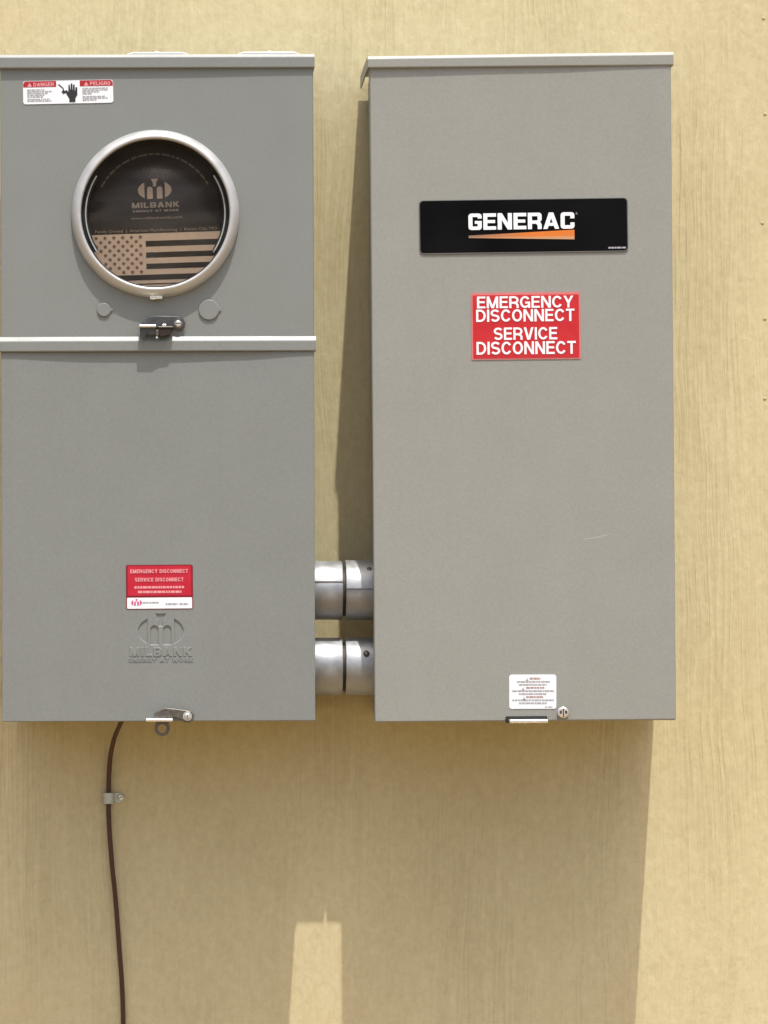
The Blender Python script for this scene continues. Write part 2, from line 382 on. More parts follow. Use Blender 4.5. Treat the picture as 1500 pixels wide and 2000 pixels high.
def lettering(name, txt, cx, cz, width, height, w, mat, parent, t=.2, space=.115, thick=.0003, flare=0.0):
    x = 0; items = []
    for ch in txt:
        gw, g = glyph(ch, t)
        for kind, pts in g: items.append((kind, [(x + a, b) for a, b in pts]))
        x += gw + space
    tot = x - space; sx, sz = width / tot, height
    bm = bmesh.new(); h = t / 2
    def off(pts, d, closed):
        n = len(pts); lo, ro = [], []
        for i in range(n):
            p = Vector(pts[i]); a = Vector(pts[i - 1]) if (i or closed) else None; b = Vector(pts[(i + 1) % n]) if (i < n - 1 or closed) else None
            u = (p - a).normalized() if a is not None and (p - a).length > 1e-9 else None; v = (b - p).normalized() if b is not None and (b - p).length > 1e-9 else None
            u = u or v; v = v or u
            m = (u + v).normalized() if (u + v).length > 1e-6 else u
            k = d / max(m.dot(u), .45); nrm = Vector((-m.y, m.x)) * k
            lo.append(p + nrm); ro.append(p - nrm)
        return lo, ro
    for k, (kind, pts) in enumerate(items):
        z1 = w + (k % 5) * 4e-5; z0 = w - thick
        def V(p, d): return bm.verts.new((cx + (p[0] - tot / 2) * sx, -d, cz + (p[1] - .5) * sz))
        if kind == 'poly':
            f = flare / sx
            up = 1 if pts[2][1] > pts[0][1] else -1
            out = [(pts[0][0] - f, pts[0][1] - f * up), (pts[1][0] + f, pts[1][1] - f * up), (pts[2][0] + f, pts[2][1] + f * up), (pts[3][0] - f, pts[3][1] + f * up)]
            A = [V(p, z1) for p in pts]; Bv = [V(p, z0) for p in out]
            bm.faces.new(A)
            for i in range(4): bm.faces.new((A[i], A[(i + 1) % 4], Bv[(i + 1) % 4], Bv[i]))
        else:
            cl = kind == 'ring'
            if cl and (Vector(pts[0]) - Vector(pts[-1])).length < 1e-6: pts = pts[:-1]
            l1, r1 = off(pts, h, cl); l0, r0 = off(pts, h + flare / sx, cl)
            if not cl and flare:
                for q0, q1 in ((l0, l1), (r0, r1)):
                    for i, j in ((0, 1), (-1, -2)):
                        dv = (Vector(pts[i]) - Vector(pts[j])).normalized() * flare / sx; q0[i] = q0[i] + dv
            a, b, c, d = ([V(p, z1) for p in l1], [V(p, z1) for p in r1], [V(p, z0) for p in l0], [V(p, z0) for p in r0])
            n = len(pts)
            for i in range(n if cl else n - 1):
                j = (i + 1) % n
                bm.faces.new((a[i], a[j], b[j], b[i])); bm.faces.new((a[i], a[j], c[j], c[i])); bm.faces.new((b[i], b[j], d[j], d[i]))
            if not cl:
                for i in (0, n - 1): bm.faces.new((a[i], b[i], d[i], c[i]))
    return obj(name, bm, mat, parent)
def tube(bm, pts, r, n=10, caps=True):
    rings = []
    for i, p in enumerate(pts):
        p = Vector(p); a = Vector(pts[max(i - 1, 0)]); b = Vector(pts[min(i + 1, len(pts) - 1)])
        t = (b - a).normalized(); u = t.cross(Vector((0, 1, 0)) if abs(t.y) < .9 else Vector((1, 0, 0))).normalized(); v = t.cross(u)
        rings.append([bm.verts.new(p + r * (math.cos(2 * math.pi * k / n) * u + math.sin(2 * math.pi * k / n) * v)) for k in range(n)])
    for a, b in zip(rings, rings[1:]):
        for k in range(n): bm.faces.new((a[k], a[(k + 1) % n], b[(k + 1) % n], b[k]))
    if caps: bm.faces.new(rings[0][::-1]); bm.faces.new(rings[-1])
def smooth_path(pts, n=8):
    out = []
    P = [Vector(p) for p in pts]
    for i in range(len(P) - 1):
        p0, p1, p2, p3 = P[max(i - 1, 0)], P[i], P[i + 1], P[min(i + 2, len(P) - 1)]
        for k in range(n):
            t = k / n
            out.append(.5 * ((2 * p1) + (-p0 + p2) * t + (2 * p0 - 5 * p1 + 4 * p2 - p3) * t * t + (-p0 + 3 * p1 - 3 * p2 + p3) * t ** 3))
    out.append(P[-1]); return out
def thing(name, loc, label, cat, group=None, rot=0.0):
    o = bpy.data.objects.new(name, None); COL.objects.link(o); o.empty_display_size = .05
    o.location = loc; o.rotation_euler = (0, -R(rot), 0)
    o['label'] = label; o['category'] = cat
    if group: o['group'] = group
    return o
def at(px, py, y):
    """photo pixel -> point on the plane at depth y"""
    f = (D + (y - FY)) / D
    return Vector((CX + (px - XC) * K * f, y, CZ + (YC - py) * K * f))

# ------------------------------------------------------------------ ground and wall
bm = bmesh.new(); g = 150
bm.faces.new([bm.verts.new(p) for p in ((-g, -g, 0), (g, -g, 0), (g, g, 0), (-g, g, 0))])
o = obj('ground', bm, M['ground']); o['kind'] = 'structure'

wall = thing('wall', (0, 0, 0), 'cream painted wood-grain siding wall behind the two grey cabinets', 'wall')
seam = at(1508, 1000, 0).x
PW = 1.2192
panels = []
for i in range(-3, 3):
    x0 = seam + i * PW + .0012; x1 = seam + (i + 1) * PW - .0012
    bm = bmesh.new(); box(bm, x0, x1, 0, .011, .15, 2.90)
    panels.append(obj('siding_panel', bm, M['siding'], wall, bevel=.0012))
bm = bmesh.new(); box(bm, seam - 3 * PW, seam + 3 * PW, .013, .14, 0, 2.90); obj('sheathing', bm, M['gap'], wall)
main_panel = panels[2]
bm = bmesh.new(); lathe(bm, [(1e-5, .0006), (.0014, .0005), (.0021, .0001), (.0023, -.0015)], (0, 0, 0), 'w', 12)
nail_me = None
for px, py in ((1491, 36), (1494, 223), (1489, 436), (1494, 623), (1494, 779)):
    p = at(px, py, 0)
    if nail_me is None:
        nl = obj('nail_head', bm, M['nail'], main_panel, True); nail_me = nl.data
    else:
        nl = link('nail_head', nail_me, None, main_panel, True)
    nl.location = p

# ------------------------------------------------------------------ sheet-metal pieces shared by both cabinets
def strip(prof, xs):
    """loft of a profile prof(x) -> [(w, z)...] closed, along xs, with end faces"""
    bm = bmesh.new(); rows = []
    for x in xs: rows.append([bm.verts.new((x, -w, z)) for w, z in prof(x)])
    n = len(rows[0])
    for a, b in zip(rows, rows[1:]):
        for j in range(n): bm.faces.new((a[j], a[(j + 1) % n], b[(j + 1) % n], b[j]))
    bm.faces.new(rows[0]); bm.faces.new(rows[-1][::-1])
    return bm
def interp(x, pts):
    for (xa, a), (xb, b) in zip(pts, pts[1:]):
        if x <= xb: 
            t = max(0, (x - xa) / (xb - xa)); t = t * t * (3 - 2 * t); return a + (b - a) * t
    return pts[-1][1]
WF = -FY
class Frame:
    """a cabinet's own frame: photo pixel -> local (x, z), upright with the cabinet"""
    def __init__(s, px, py, deg):
        s.px, s.py, s.deg = px, py, deg; s.loc = ((px - 750) * K, 0, Z0 + (1000 - py) * K)
        s.c, s.s = math.cos(R(deg)), math.sin(R(deg))
    def __call__(s, px, py):
        x, z = (px - s.px) * K, (s.py - py) * K
        return (x * s.c + z * s.s, -x * s.s + z * s.c)
    def poly(s, pts): return [s(*p) for p in pts]

def bars(name, rows, mat, parent, w, rot, seed):
    """illegible small print: rows of (x0, x1, z, height) broken into word-long strokes, one mesh of print"""
    rnd = random.Random(seed); bm = bmesh.new()
    for x0, x1, z, h in rows:
        x = x0
        while x < x1:
            l = min(rnd.uniform(3.2, 9) * K, x1 - x)
            box(bm, x, x + l, -w, -w + .0002, z - h / 2, z + h / 2); x += l + rnd.uniform(.8, 1.5) * K
    o = obj(name, bm, mat, parent); o['kind'] = 'stuff'
    return o

# milbank style emblem: two lens halves, two arched bars, funnel between them (unit = photo pixel of the card)
def emblem(sc, szf=1.0):
    def ell(sgn):
        pts = []
        t0 = math.acos(20 / 33)
        for i in range(13):
            t = -t0 + 2 * t0 * i / 12
            pts.append((sgn * 33 * math.cos(t), 19 * math.sin(t)))
        return pts
    def arch(x0, x1):
        c, r = (x0 + x1) / 2, (x1 - x0) / 2
        return [(x0, -17), (x1, -17)] + [(c + r * math.cos(R(a)), 1.5 + r * math.sin(R(a))) for a in range(0, 181, 20)]
    fun = [(-7, 22), (7, 22), (3, 14), (3, 7), (-3, 7), (-3, 14)]
    return [[(x * sc, z * sc * szf) for x, z in p] for p in (ell(-1), ell(1), arch(-15, -4), arch(4, 15), fun)]

# ------------------------------------------------------------------ LEFT: meter socket cabinet
FL = Frame(310, 1409, 0.19)
mc = thing('meter_cabinet', FL.loc, 'blue-grey meter socket cabinet with a round window ringed in silver', 'meter box', None, FL.deg)
hw = 306 * K
bm = bmesh.new(); box(bm, -hw + 3 * K, hw - 3 * K, -.152, -.006, 1.5 * K, 1292 * K)
obj('cabinet_body', bm, M['grey_l'], mc, bevel=.0015)
bm = bmesh.new()
for x in (-.13, .13):
    for z in (.05, .70): box(bm, x - .02, x + .02, -.0055, 0, z - .02, z + .02)
obj('mounting_foot', bm, M['grey_l'], mc, stuff=True)

ring_c = FL(303.5, 418); RP = 163 * K
# upper cover with the round opening
z_top, z_rail = 1289 * K, 738 * K
circ = [(ring_c[0] + 146 * K * math.cos(a), ring_c[1] + 146 * K * math.sin(a)) for a in lin(0, 2 * math.pi, 96)[:-1]]
outer = [(-hw, z_rail), (hw, z_rail), (hw, z_top), (-hw, z_top)]
me = fill([outer, circ], WF - .001, .018, .0016, 2)
link('upper_cover', me, M['grey_l'], mc)

# lower cover with the recessed emblem
lo_outer = [(-hw, 0), (hw, 0), (hw, 723 * K), (-hw, 723 * K)]
lc = FL(314, 1233)
em = emblem(88 / 66, 59 / 39 / (88 / 66))
me = fill([lo_outer] + [[(lc[0] + x, lc[1] + z) for x, z in [(a * K, b * K) for a, b in p]] for p in em], WF, .0028, .0011, 2)
low = link('lower_cover', me, M['grey_l'], mc)
bm = bmesh.new(); box(bm, -hw + .0016, hw - .0016, -(WF - .0014), -(WF - .018), .0016, 721.5 * K)
obj('cover_pan', bm, M['grey_l'], low)
tx, tz = FL(314, 1273)
lettering('raised_lettering', 'MILBANK', tx, tz, 121 * K, 17 * K, WF + .0006, M['grey_l'], low, .19, .16, .0009, .0007)
tx, tz = FL(314, 1289)
lettering('raised_lettering', 'ENERGY AT WORK', tx, tz, 126 * K, 7.5 * K, WF + .0005, M['grey_l'], low, .2, .16, .0008, .0006)

# mid rail: the folded top lip of the lower cover
def rail_prof(x):
    p = interp(x, [(-hw, .0034), (-.4 * hw, .0050), (.1 * hw, .0052), (.5 * hw, .0044), (hw, .0026)])
    b = WF
    return [(b - .012, 752 * K), (b + p - .0050, 752 * K), (b + p - .0034, 751.3 * K), (b + p - .0004, 743.5 * K), (b + p, 741.5 * K), (b + p, 724.5 * K), (b + p - .0006, 722.5 * K), (b + p - .0022, 722.2 * K), (b - .012, 722.2 * K)]
obj('cover_lip', strip(rail_prof, lin(-hw - 2 * K, hw + 3.5 * K, 24)), M['grey_l'], mc)
# rain cap
def cap_prof(x):
    p = interp(x, [(-hw, .0042), (0, .0036), (hw, .0026)])
    b = WF
    return [(.010, 1304 * K), (b - .006, 1303 * K), (b + p - .0026, 1302.4 * K), (b + p - .0003, 1297 * K), (b + p, 1295.5 * K), (b + p, 1277.5 * K), (b + p - .0006, 1275.5 * K), (b + p - .0022, 1275.2 * K), (b - .012, 1276 * K), (.010, 1276 * K)]
obj('rain_cap', strip(cap_prof, lin(-hw - 2.5 * K, hw + 2.5 * K, 24)), M['grey_l'], mc)
# closing plates for the conduit holes on top, each with its bolt
plate_me = None
for px0, px1, bx in ((243, 372, 305), (460, 590, 527)):
    cxp = FL((px0 + px1) / 2, 108)[0]; w = (px1 - px0) * K
    bm = bmesh.new()
    prof = [(-w / 2, 1303 * K), (w / 2, 1303 * K), (w / 2 - 6 * K, 1308 * K), (w / 2 - 16 * K, 1311 * K), (-w / 2 + 16 * K, 1311 * K), (-w / 2 + 6 * K, 1308 * K)]
    prism(bm, [(cxp + a, b) for a, b in prof], .085, .158)
    hp = obj('hub_plate', bm, M['galv_p'], mc, bevel=.0028, seg=3)
    bm = bmesh.new(); c = FL(bx, 104)[0]
    rows = lathe(bm, [(1e-5, 0), (.0035, 0), (.0035, .003), (.0025, .004), (1e-5, .004)], (0, 0, 0), 'w', 6)
    bmesh.ops.rotate(bm, verts=bm.verts, matrix=Matrix.Rotation(R(-90), 3, 'X'))
    bmesh.ops.translate(bm, verts=bm.verts, vec=(c, -.135, 1310.5 * K))
    obj('bolt', bm, M['zinc'], hp)

# meter ring
b0 = WF - .001
prof = [(164 * K, b0 - .0005), (164 * K, b0 + .003), (162 * K, b0 + .0065), (158 * K, b0 + .0100), (153.5 * K, b0 + .0125), (149.5 * K, b0 + .0137), (146.5 * K, b0 + .0136), (144.8 * K, b0 + .0122), (144.4 * K, b0 + .0095), (144.4 * K, b0 - .008)]
bm = bmesh.new(); lathe(bm, prof, (ring_c[0], 0, ring_c[1]), 'w', 128)
ring = obj('meter_ring', bm, M['ring'], mc, True)
bm = bmesh.new(); tc_ = FL(305, 581.5); prism(bm, rrect(tc_[0], tc_[1], 25 * K, 7 * K, 2 * K), b0 + .002, b0 + .0085)
obj('ring_tab', bm, M['zinc'], ring, bevel=.0008)
bm = bmesh.new(); lathe(bm, [(144 * K, b0 + .0080), (142.3 * K, b0 + .0070), (141.8 * K, b0 + .002), (141.8 * K, b0 - .0095)], (ring_c[0], 0, ring_c[1]), 'w', 96)
obj('gasket', bm, M['black'], ring, True)
for a0, a1 in ((147, 214), (-34, 33)):
    bm = bmesh.new(); lathe(bm, [(141.6 * K, b0 + .004), (137 * K, b0 + .0048), (131.5 * K, b0 + .0030), (131.5 * K, b0 + .0010), (141.6 * K, b0 + .0010), (141.6 * K, b0 + .004)], (ring_c[0], 0, ring_c[1]), 'w', 24, R(a0 + 2), R(a1 - 2))
    rc = obj('backing_band', bm, M['black'], mc, True)  # black band added behind the bright arc
    pts = [(ring_c[0] + 136 * K * math.cos(R(a)), -(b0 + .0056), ring_c[1] + 136 * K * math.sin(R(a))) for a in lin(a0, a1, 24)]
    bm = bmesh.new(); tube(bm, pts, .0008, 8); obj('edge_glint', bm, M['galv'], rc, True)  # pale arc built in for the glint along the clear plastic's edge
bm = bmesh.new(); disc(bm, *ring_c, 141.5 * K, b0 - .0022, b0 - .0012, 96)
obj('clear_pane', bm, M['clear'], mc, True)
# printed card behind the pane, its own frame turned a little
cw = b0 - .0055; CR = 141.4
bm = bmesh.new(); lathe(bm, [(1e-5, cw - .002), (CR * K, cw - .002), (CR * K, cw), (1e-5, cw)], (0, 0, 0), 'w', 96)
card = obj('card_insert', bm, M['kraft'], mc); card.location = (ring_c[0], 0, ring_c[1]); card.rotation_euler = (0, -R(1.7), 0)
def chord(z, r=CR - .4): return math.sqrt(max(r * r - z * z, 0))
bm = bmesh.new()
top = [(chord(-36), -36)]
a0, a1 = math.atan2(-36, chord(-36)), math.pi - math.atan2(-36, chord(-36))
top = [((CR - .4) * math.cos(a) * K, (CR - .4) * math.sin(a) * K) for a in lin(a0, a1, 60)]
prism(bm, top, cw - .0001, cw + .00015)
for z0, z1, xl in ((-51, -62, -21), (-73.5, -84, -21), (-95.5, -106, -21), (-117, -127.5, None), (-134.2, -136.2, None)):
    lft, rgt = [], []
    for z in lin(z0, z1, 5):
        c = chord(z); rgt.append((c * K, z * K)); lft.append(((-c if xl is None else max(xl, -c)) * K, z * K))
    prism(bm, rgt + lft[::-1], cw - .0001, cw + .00015)
obj('card_print', bm, M['ink'], card, stuff=True)
bm = bmesh.new(); k = 0
for r in range(9):
    for c in range(6 if r % 2 == 0 else 5):
        x = -31 - 17.3 * c - (0 if r % 2 == 0 else 8.6); z = -43 - 8.5 * r
        if math.hypot(x, z) > CR - 4: continue
        prism(bm, [((x + (4.4 if i % 2 == 0 else 2.5) * math.sin(R(36 * i))) * K, (z + (4.4 if i % 2 == 0 else 2.5) * math.cos(R(36 * i))) * K) for i in range(10)], cw - .0001, cw + .0002)
obj('star_print', bm, M['inkd'], card, stuff=True)
me = fill([[(x * K, (48 + z) * K) for x, z in p] for p in emblem(1.0)], cw + .0004, .0002)
link('emblem_print', me, M['kraftm'], card)
for t, x, z, w, h, b, mt in (('MILBANK', 1, 19, 93, 11, .03, 'kraftd'), ('ENERGY AT WORK', 1, 7.5, 90, 4.5, .01, 'kraftd'), ('www.milbankworks.com', 2, -6, 100, 5.5, .02, 'kraftd'),
                         ('Family Owned  |  American Manufacturing  |  Kansas City, MO', 0, -31, 238, 7.5, .005, 'kraftd')):
    (lettering('lettering', t, x * K, z * K, w * K, h * K, cw + .0004, M[mt], card, .2, .14) if t.isupper() else link('lettering', text_mesh(t, x * K, z * K, w * K, h * K, cw + .0004), M[mt], card))
bm = bmesh.new(); rnd = random.Random(3); a = 28.0
while a < 152:
    l = rnd.uniform(3, 9)
    for r0, r1 in ((116.5, 120.5),):
        pts = [(r0 * K * math.cos(R(q)), r0 * K * math.sin(R(q))) for q in lin(a, a + l, 5)] + [(r1 * K * math.cos(R(q)), r1 * K * math.sin(R(q))) for q in lin(a + l, a, 5)]
        prism(bm, pts, cw + .0001, cw + .0004)
    a += l + 1.5
obj('arc_print', bm, plain('faint_card_print', (.085, .066, .048), .8), card, stuff=True)

# knockout discs
for px, py, r in ((203, 605, 13.5), (408, 605, 20)):
    c = FL(px, py); bm = bmesh.new()
    disc(bm, c[0], c[1], r * K, b0 - .001, b0 + .0022, 40, .0006)
    box(bm, c[0] + (r - 3) * K, c[0] + (r + 4) * K, -(b0 + .0015), -(b0 - .001), c[1] - 3 * K, c[1] + 4 * K)
    obj('knockout', bm, M['grey_l'], mc, bevel=.0003, seg=1)

# screw head on a plate
def screw(parent, cx, cz, r, w, mat, h=.003, slot=0.0, washer=0.0, wm=None):
    bm = bmesh.new()
    disc(bm, cx, cz, r, w - .001, w + h, 28, min(h * .4, .0012))
    s = obj('screw', bm, mat, parent, bevel=.0002, seg=1)
    bm = bmesh.new(); c, q = math.cos(R(slot)), math.sin(R(slot))
    prism(bm, [(cx + x * c - z * q, cz + x * q + z * c) for x, z in ((-r * .75, -r * .13), (r * .75, -r * .13), (r * .75, r * .13), (-r * .75, r * .13))], w + h - .0002, w + h + .0001)
    obj('slot', bm, M['black'], s)
    if washer:
        bm = bmesh.new(); disc(bm, cx, cz, washer, w - .001, w + .0010, 28, .0003); obj('washer', bm, wm or mat, s)
    return s
# upper hasp
hs = FL.poly([(273, 640), (277, 632), (289, 621), (299, 617), (349, 618), (358, 623), (362, 631), (361, 640), (355, 645), (345, 645), (336, 641), (308, 641)])
bm = bmesh.new(); prism(bm, hs, b0 + .0030, b0 + .0050)
h1 = obj('hasp', bm, M['steel'], mc, bevel=.0009)
bm = bmesh.new(); x0, z0 = FL(272, 641.5); x1, z1 = FL(306, 636)
box(bm, x0, x1, -(b0 + .0195), -(b0 + .004), z0, z1); obj('hasp_tab', bm, M['zinc'], h1, bevel=.0013, seg=3)
bm = bmesh.new(); prism(bm, FL.poly([(273, 641), (304, 641), (303, 654), (297, 656), (286, 652.5), (285, 660), (280, 664), (274, 658)]), b0 + .0120, b0 + .0140); obj('lock_loop', bm, M['steel'], h1, bevel=.0006)
bm = bmesh.new(); prism(bm, FL.poly([(303, 646), (310, 645), (311, 657), (304, 657)]), b0 + .007, b0 + .0150); obj('hasp_stop', bm, M['steel_l'], h1, bevel=.0006)
bm = bmesh.new(); prism(bm, FL.poly([(309, 642), (338, 641.5), (332, 656), (312, 660)]), b0 + .004, b0 + .0140); obj('catch', bm, M['rust'], h1, bevel=.0008)
bm = bmesh.new(); x0, z0 = FL(309, 642); x1, z1 = FL(338, 638.6); box(bm, x0, x1, -(b0 + .0152), -(b0 + .005), z0, z1); obj('hasp_edge', bm, M['steel_l'], h1, bevel=.0008)
bm = bmesh.new(); x0, z0 = FL(317, 639); x1, z1 = FL(325, 633.5); box(bm, x0, x1, -(b0 + .0075), -(b0 + .005), z0, z1); obj('rivet', bm, M['zinc'], h1, bevel=.0008)
c = FL(348, 632.5); screw(h1, c[0], c[1], 6.5 * K, b0 + .005, M['zinc'], .0032, 0, 10 * K, M['steel_l'])
# lower hasp
hs = FL.poly([(300, 1401), (301, 1393), (312, 1387), (323, 1382), (346, 1384.5), (373, 1388.5), (379, 1396), (377.5, 1405), (371, 1411), (360, 1410.5), (353, 1404), (340, 1401)])
bm = bmesh.new(); prism(bm, hs, WF + .0030, WF + .0048); h2 = obj('hasp', bm, M['steel_l'], mc, bevel=.0009)
bm = bmesh.new(); x0, z0 = FL(285, 1408); x1, z1 = FL(338, 1402); box(bm, x0, x1, -(WF + .017), -(WF - .010), z0, z1); obj('hasp_tab', bm, M['zinc'], h2, bevel=.0011, seg=3)
bm = bmesh.new(); c = FL(317, 1422)
outer = [(c[0] + 15 * K * math.cos(a), c[1] + 15 * K * math.sin(a)) for a in lin(R(158), R(382), 24)] + [(c[0] + 12 * K, c[1] + 15 * K), (c[0] - 12.5 * K, c[1] + 15 * K)]
hole = [(c[0] + 8.5 * K * math.cos(a), c[1] + (8.5 * math.sin(a) - .5) * K) for a in lin(0, 2 * math.pi, 24)[:-1]]
bm.free(); link('lock_loop', fill([outer, hole], WF + .006, .002, .0004, 1), M['steel_l'], h2)
c = FL(366, 1398.5); screw(h2, c[0], c[1], 5.5 * K, WF + .0046, M['zinc'], .0028, 90, 9 * K, M['galv'])

# danger / peligro sticker
dl = FL(133, 179.5); sw = b0 + .0006; tilt = 1.15 - FL.deg
bm = bmesh.new(); prism(bm, rrect(0, 0, 176 * K, 45 * K, 5 * K), b0 - .0004, sw)
st = obj('danger_sticker', bm, M['white'], mc, label='white sticker with red headers and a black hand symbol'); st.location = (dl[0], 0, dl[1]); st.rotation_euler = (0, -R(tilt), 0)
for x0, x1, rl, rr in ((-87.5, -23, 1, 0), (23, 87.5, 0, 1)):
    pts = [(x0, 10.5), (x1, 10.5), (x1, 18 if rr else 22), (x1 - (4 if rr else 0), 22), (x0 + (4 if rl else 0), 22), (x0, 18 if rl else 22)]
    bm = bmesh.new(); prism(bm, [(a * K, b * K) for a, b in pts], sw - .0002, sw + .0002); obj('header_band', bm, M['headred'], st)
    for i, t in enumerate(('tri', 'word')):
        if t == 'tri':
            bm = bmesh.new(); prism(bm, [((x0 + 8) * K, 11.5 * K), ((x0 + 17) * K, 11.5 * K), ((x0 + 12.5) * K, 19.5 * K)], sw, sw + .0004); obj('warning_triangle', bm, M['pinkp'], st)
        else:
            wd = 'DANGER' if x0 < 0 else 'PELIGRO'
            lettering('lettering', wd, (x0 + 40) * K, 15.5 * K, 40 * K, 7.5 * K, sw + .0004, M['pinkp'], st)
rows = [(-80 * K, x1 * K, z * K, 2.0 * K) for x1, z in ((-46, 5.5), (-32, 2), (-40, -1.5), (-46, -5), (-48, -8.5), (-36, -13), (-32, -16.5))]
rows += [(28 * K, x1 * K, z * K, 2.0 * K) for x1, z in ((78, 6.5), (77, 3), (60, -.5), (46, -4), (72, -9.5), (78, -13), (56, -16.5))]
bars('small_print', rows, M['greyp'], st, sw + .0003, 0, 5)
bm = bmesh.new()      # the hand and the bolt that strikes it
for pts in ([(2, -20), (14, -20), (14, -13), (18, -6), (18, 2), (18, 9), (14.5, 9), (14, 3), (13, 3), (13.2, 14), (10, 14.5), (9.5, 4), (9, 4), (8.5, 16.5), (5.5, 16.5), (5, 4), (4.4, 4), (3.5, 14), (.8, 13.5), (.5, 0), (-3, 4), (-5, 3), (-3, -5), (2, -13)],
            [(-20, 15), (-17, 15.5), (-9, 8), (-7, 2), (-4, 2), (-3, -1), (-9, -4), (-13, 0), (-9.5, 5), (-12, 8)]):
    prism(bm, [(a * K, b * K) for a, b in pts], sw - .0001, sw + .0003)
obj('hand_symbol', bm, M['blackp'], st, stuff=True)
# red sticker with its white foot
rl = FL(311.5, 1146.5); sw = WF + .0006
bm = bmesh.new(); prism(bm, rrect(0, 0, 131 * K, 87 * K, 4 * K), WF - .0004, sw - .0003)
st = obj('disconnect_sticker', bm, M['darkred'], mc, label='small red sticker with a white foot above the raised lettering'); st.location = (rl[0], 0, rl[1]); st.rotation_euler = (0, -R(.25), 0)
bm = bmesh.new(); prism(bm, rrect(0, 12.2 * K, 124 * K, 58 * K, 1.5 * K), WF, sw); obj('red_field', bm, M['crimson'], st)
bm = bmesh.new(); prism(bm, rrect(0, -31.3 * K, 127 * K, 21.5 * K, 2 * K), WF, sw); obj('white_field', bm, M['white'], st)
for t, x0, x1, z, h in (('EMERGENCY DISCONNECT', -57, 56, 31, 7.5), ('SERVICE DISCONNECT', -48, 47, 14.5, 7.5)):
    lettering('lettering', t, (x0 + x1) / 2 * K, z * K, (x1 - x0) * K, h * K, sw + .0004, M['pinkp'], st, .22)
bars('small_print', [(-49 * K, 48 * K, -.5 * K, 4.5 * K), (-42 * K, 43 * K, -9.5 * K, 4.8 * K)], M['pinkp'], st, sw + .0003, 0, 8)
link('emblem_print', fill([[((x - 45) * K, (z - 30) * K) for x, z in p] for p in emblem(.32)], sw + .0004, .0002), plain('magenta_print', (.55, .12, .25), .5), st)
bars('small_print', [(-33 * K, -2 * K, -30 * K, 2.6 * K), (12 * K, 35 * K, -33 * K, 3 * K), (39 * K, 56 * K, -33 * K, 3 * K)], M['greyp'], st, sw + .0003, 0, 9)

# ------------------------------------------------------------------ RIGHT: disconnect cabinet
FR = Frame(1026.5, 1409, 0.46)
dc = thing('disconnect_cabinet', FR.loc, 'warm grey switch cabinet with a black name plate and a red emergency sign', 'switch box', None, FR.deg)
hr = 294.5 * K
bm = bmesh.new(); box(bm, -hr + 12 * K, hr - .4 * K, -.150, -.0065, 1.5 * K, 1290 * K)
obj('cabinet_body', bm, M['grey_r'], dc, bevel=.0015)
bm = bmesh.new()
for x in (-.12, .12):
    for z in (.05, .70): box(bm, x - .02, x + .02, -.006, 0, z - .02, z + .02)
obj('mounting_foot', bm, M['grey_r'], dc, stuff=True)
bm = bmesh.new(); box(bm, -hr, hr, -WF, -.1505, 0, 1286 * K)
obj('front_cover', bm, M['grey_r'], dc, bevel=.0022, seg=3)
def capr(x):
    p = interp(x, [(-hr, .0044), (0, .0034), (hr, .0018)]); t = (x + hr) / (2 * hr)
    zt, zb, b = (1300.5 + 4.5 * t) * K, (1277.5 + 1.0 * t) * K, WF
    outer = [(.010, zt + 2 * K), (b - .006, zt + .8 * K), (b + p - .0026, zt + .2 * K), (b + p - .0003, zt - 5 * K), (b + p, zt - 6.5 * K), (b + p, zb + 2.5 * K), (b + p - .0006, zb + .5 * K), (b + p - .0014, zb)]
    return outer + ([(b - .012, zb), (.010, zb)] if solid else [(b + .0002, zb), (b + .0002, zt - 6.5 * K), (b - .004, zt - 2.2 * K), (.010, zt)])
solid = False
rc_ = obj('rain_cap', strip(capr, lin(-hr - 4 * K, hr + 4 * K, 24)), M['grey_r'], dc)
solid = True
for sg_ in (-1, 1):
    obj('cap_end', strip(capr, [sg_ * (hr + 4.2 * K), sg_ * (hr + 1.8 * K)]), M['grey_r'], rc_)
# a scratch in the paint
bm = bmesh.new(); a = FR.poly([(1134, 1052.5), (1150, 1051), (1168, 1048), (1184, 1044.5), (1196, 1040.5), (1184, 1045.6), (1168, 1049.4), (1150, 1052.4)]); prism(bm, a, WF - .0003, WF + .0001)
obj('scratch', bm, M['greyl_p'], dc)

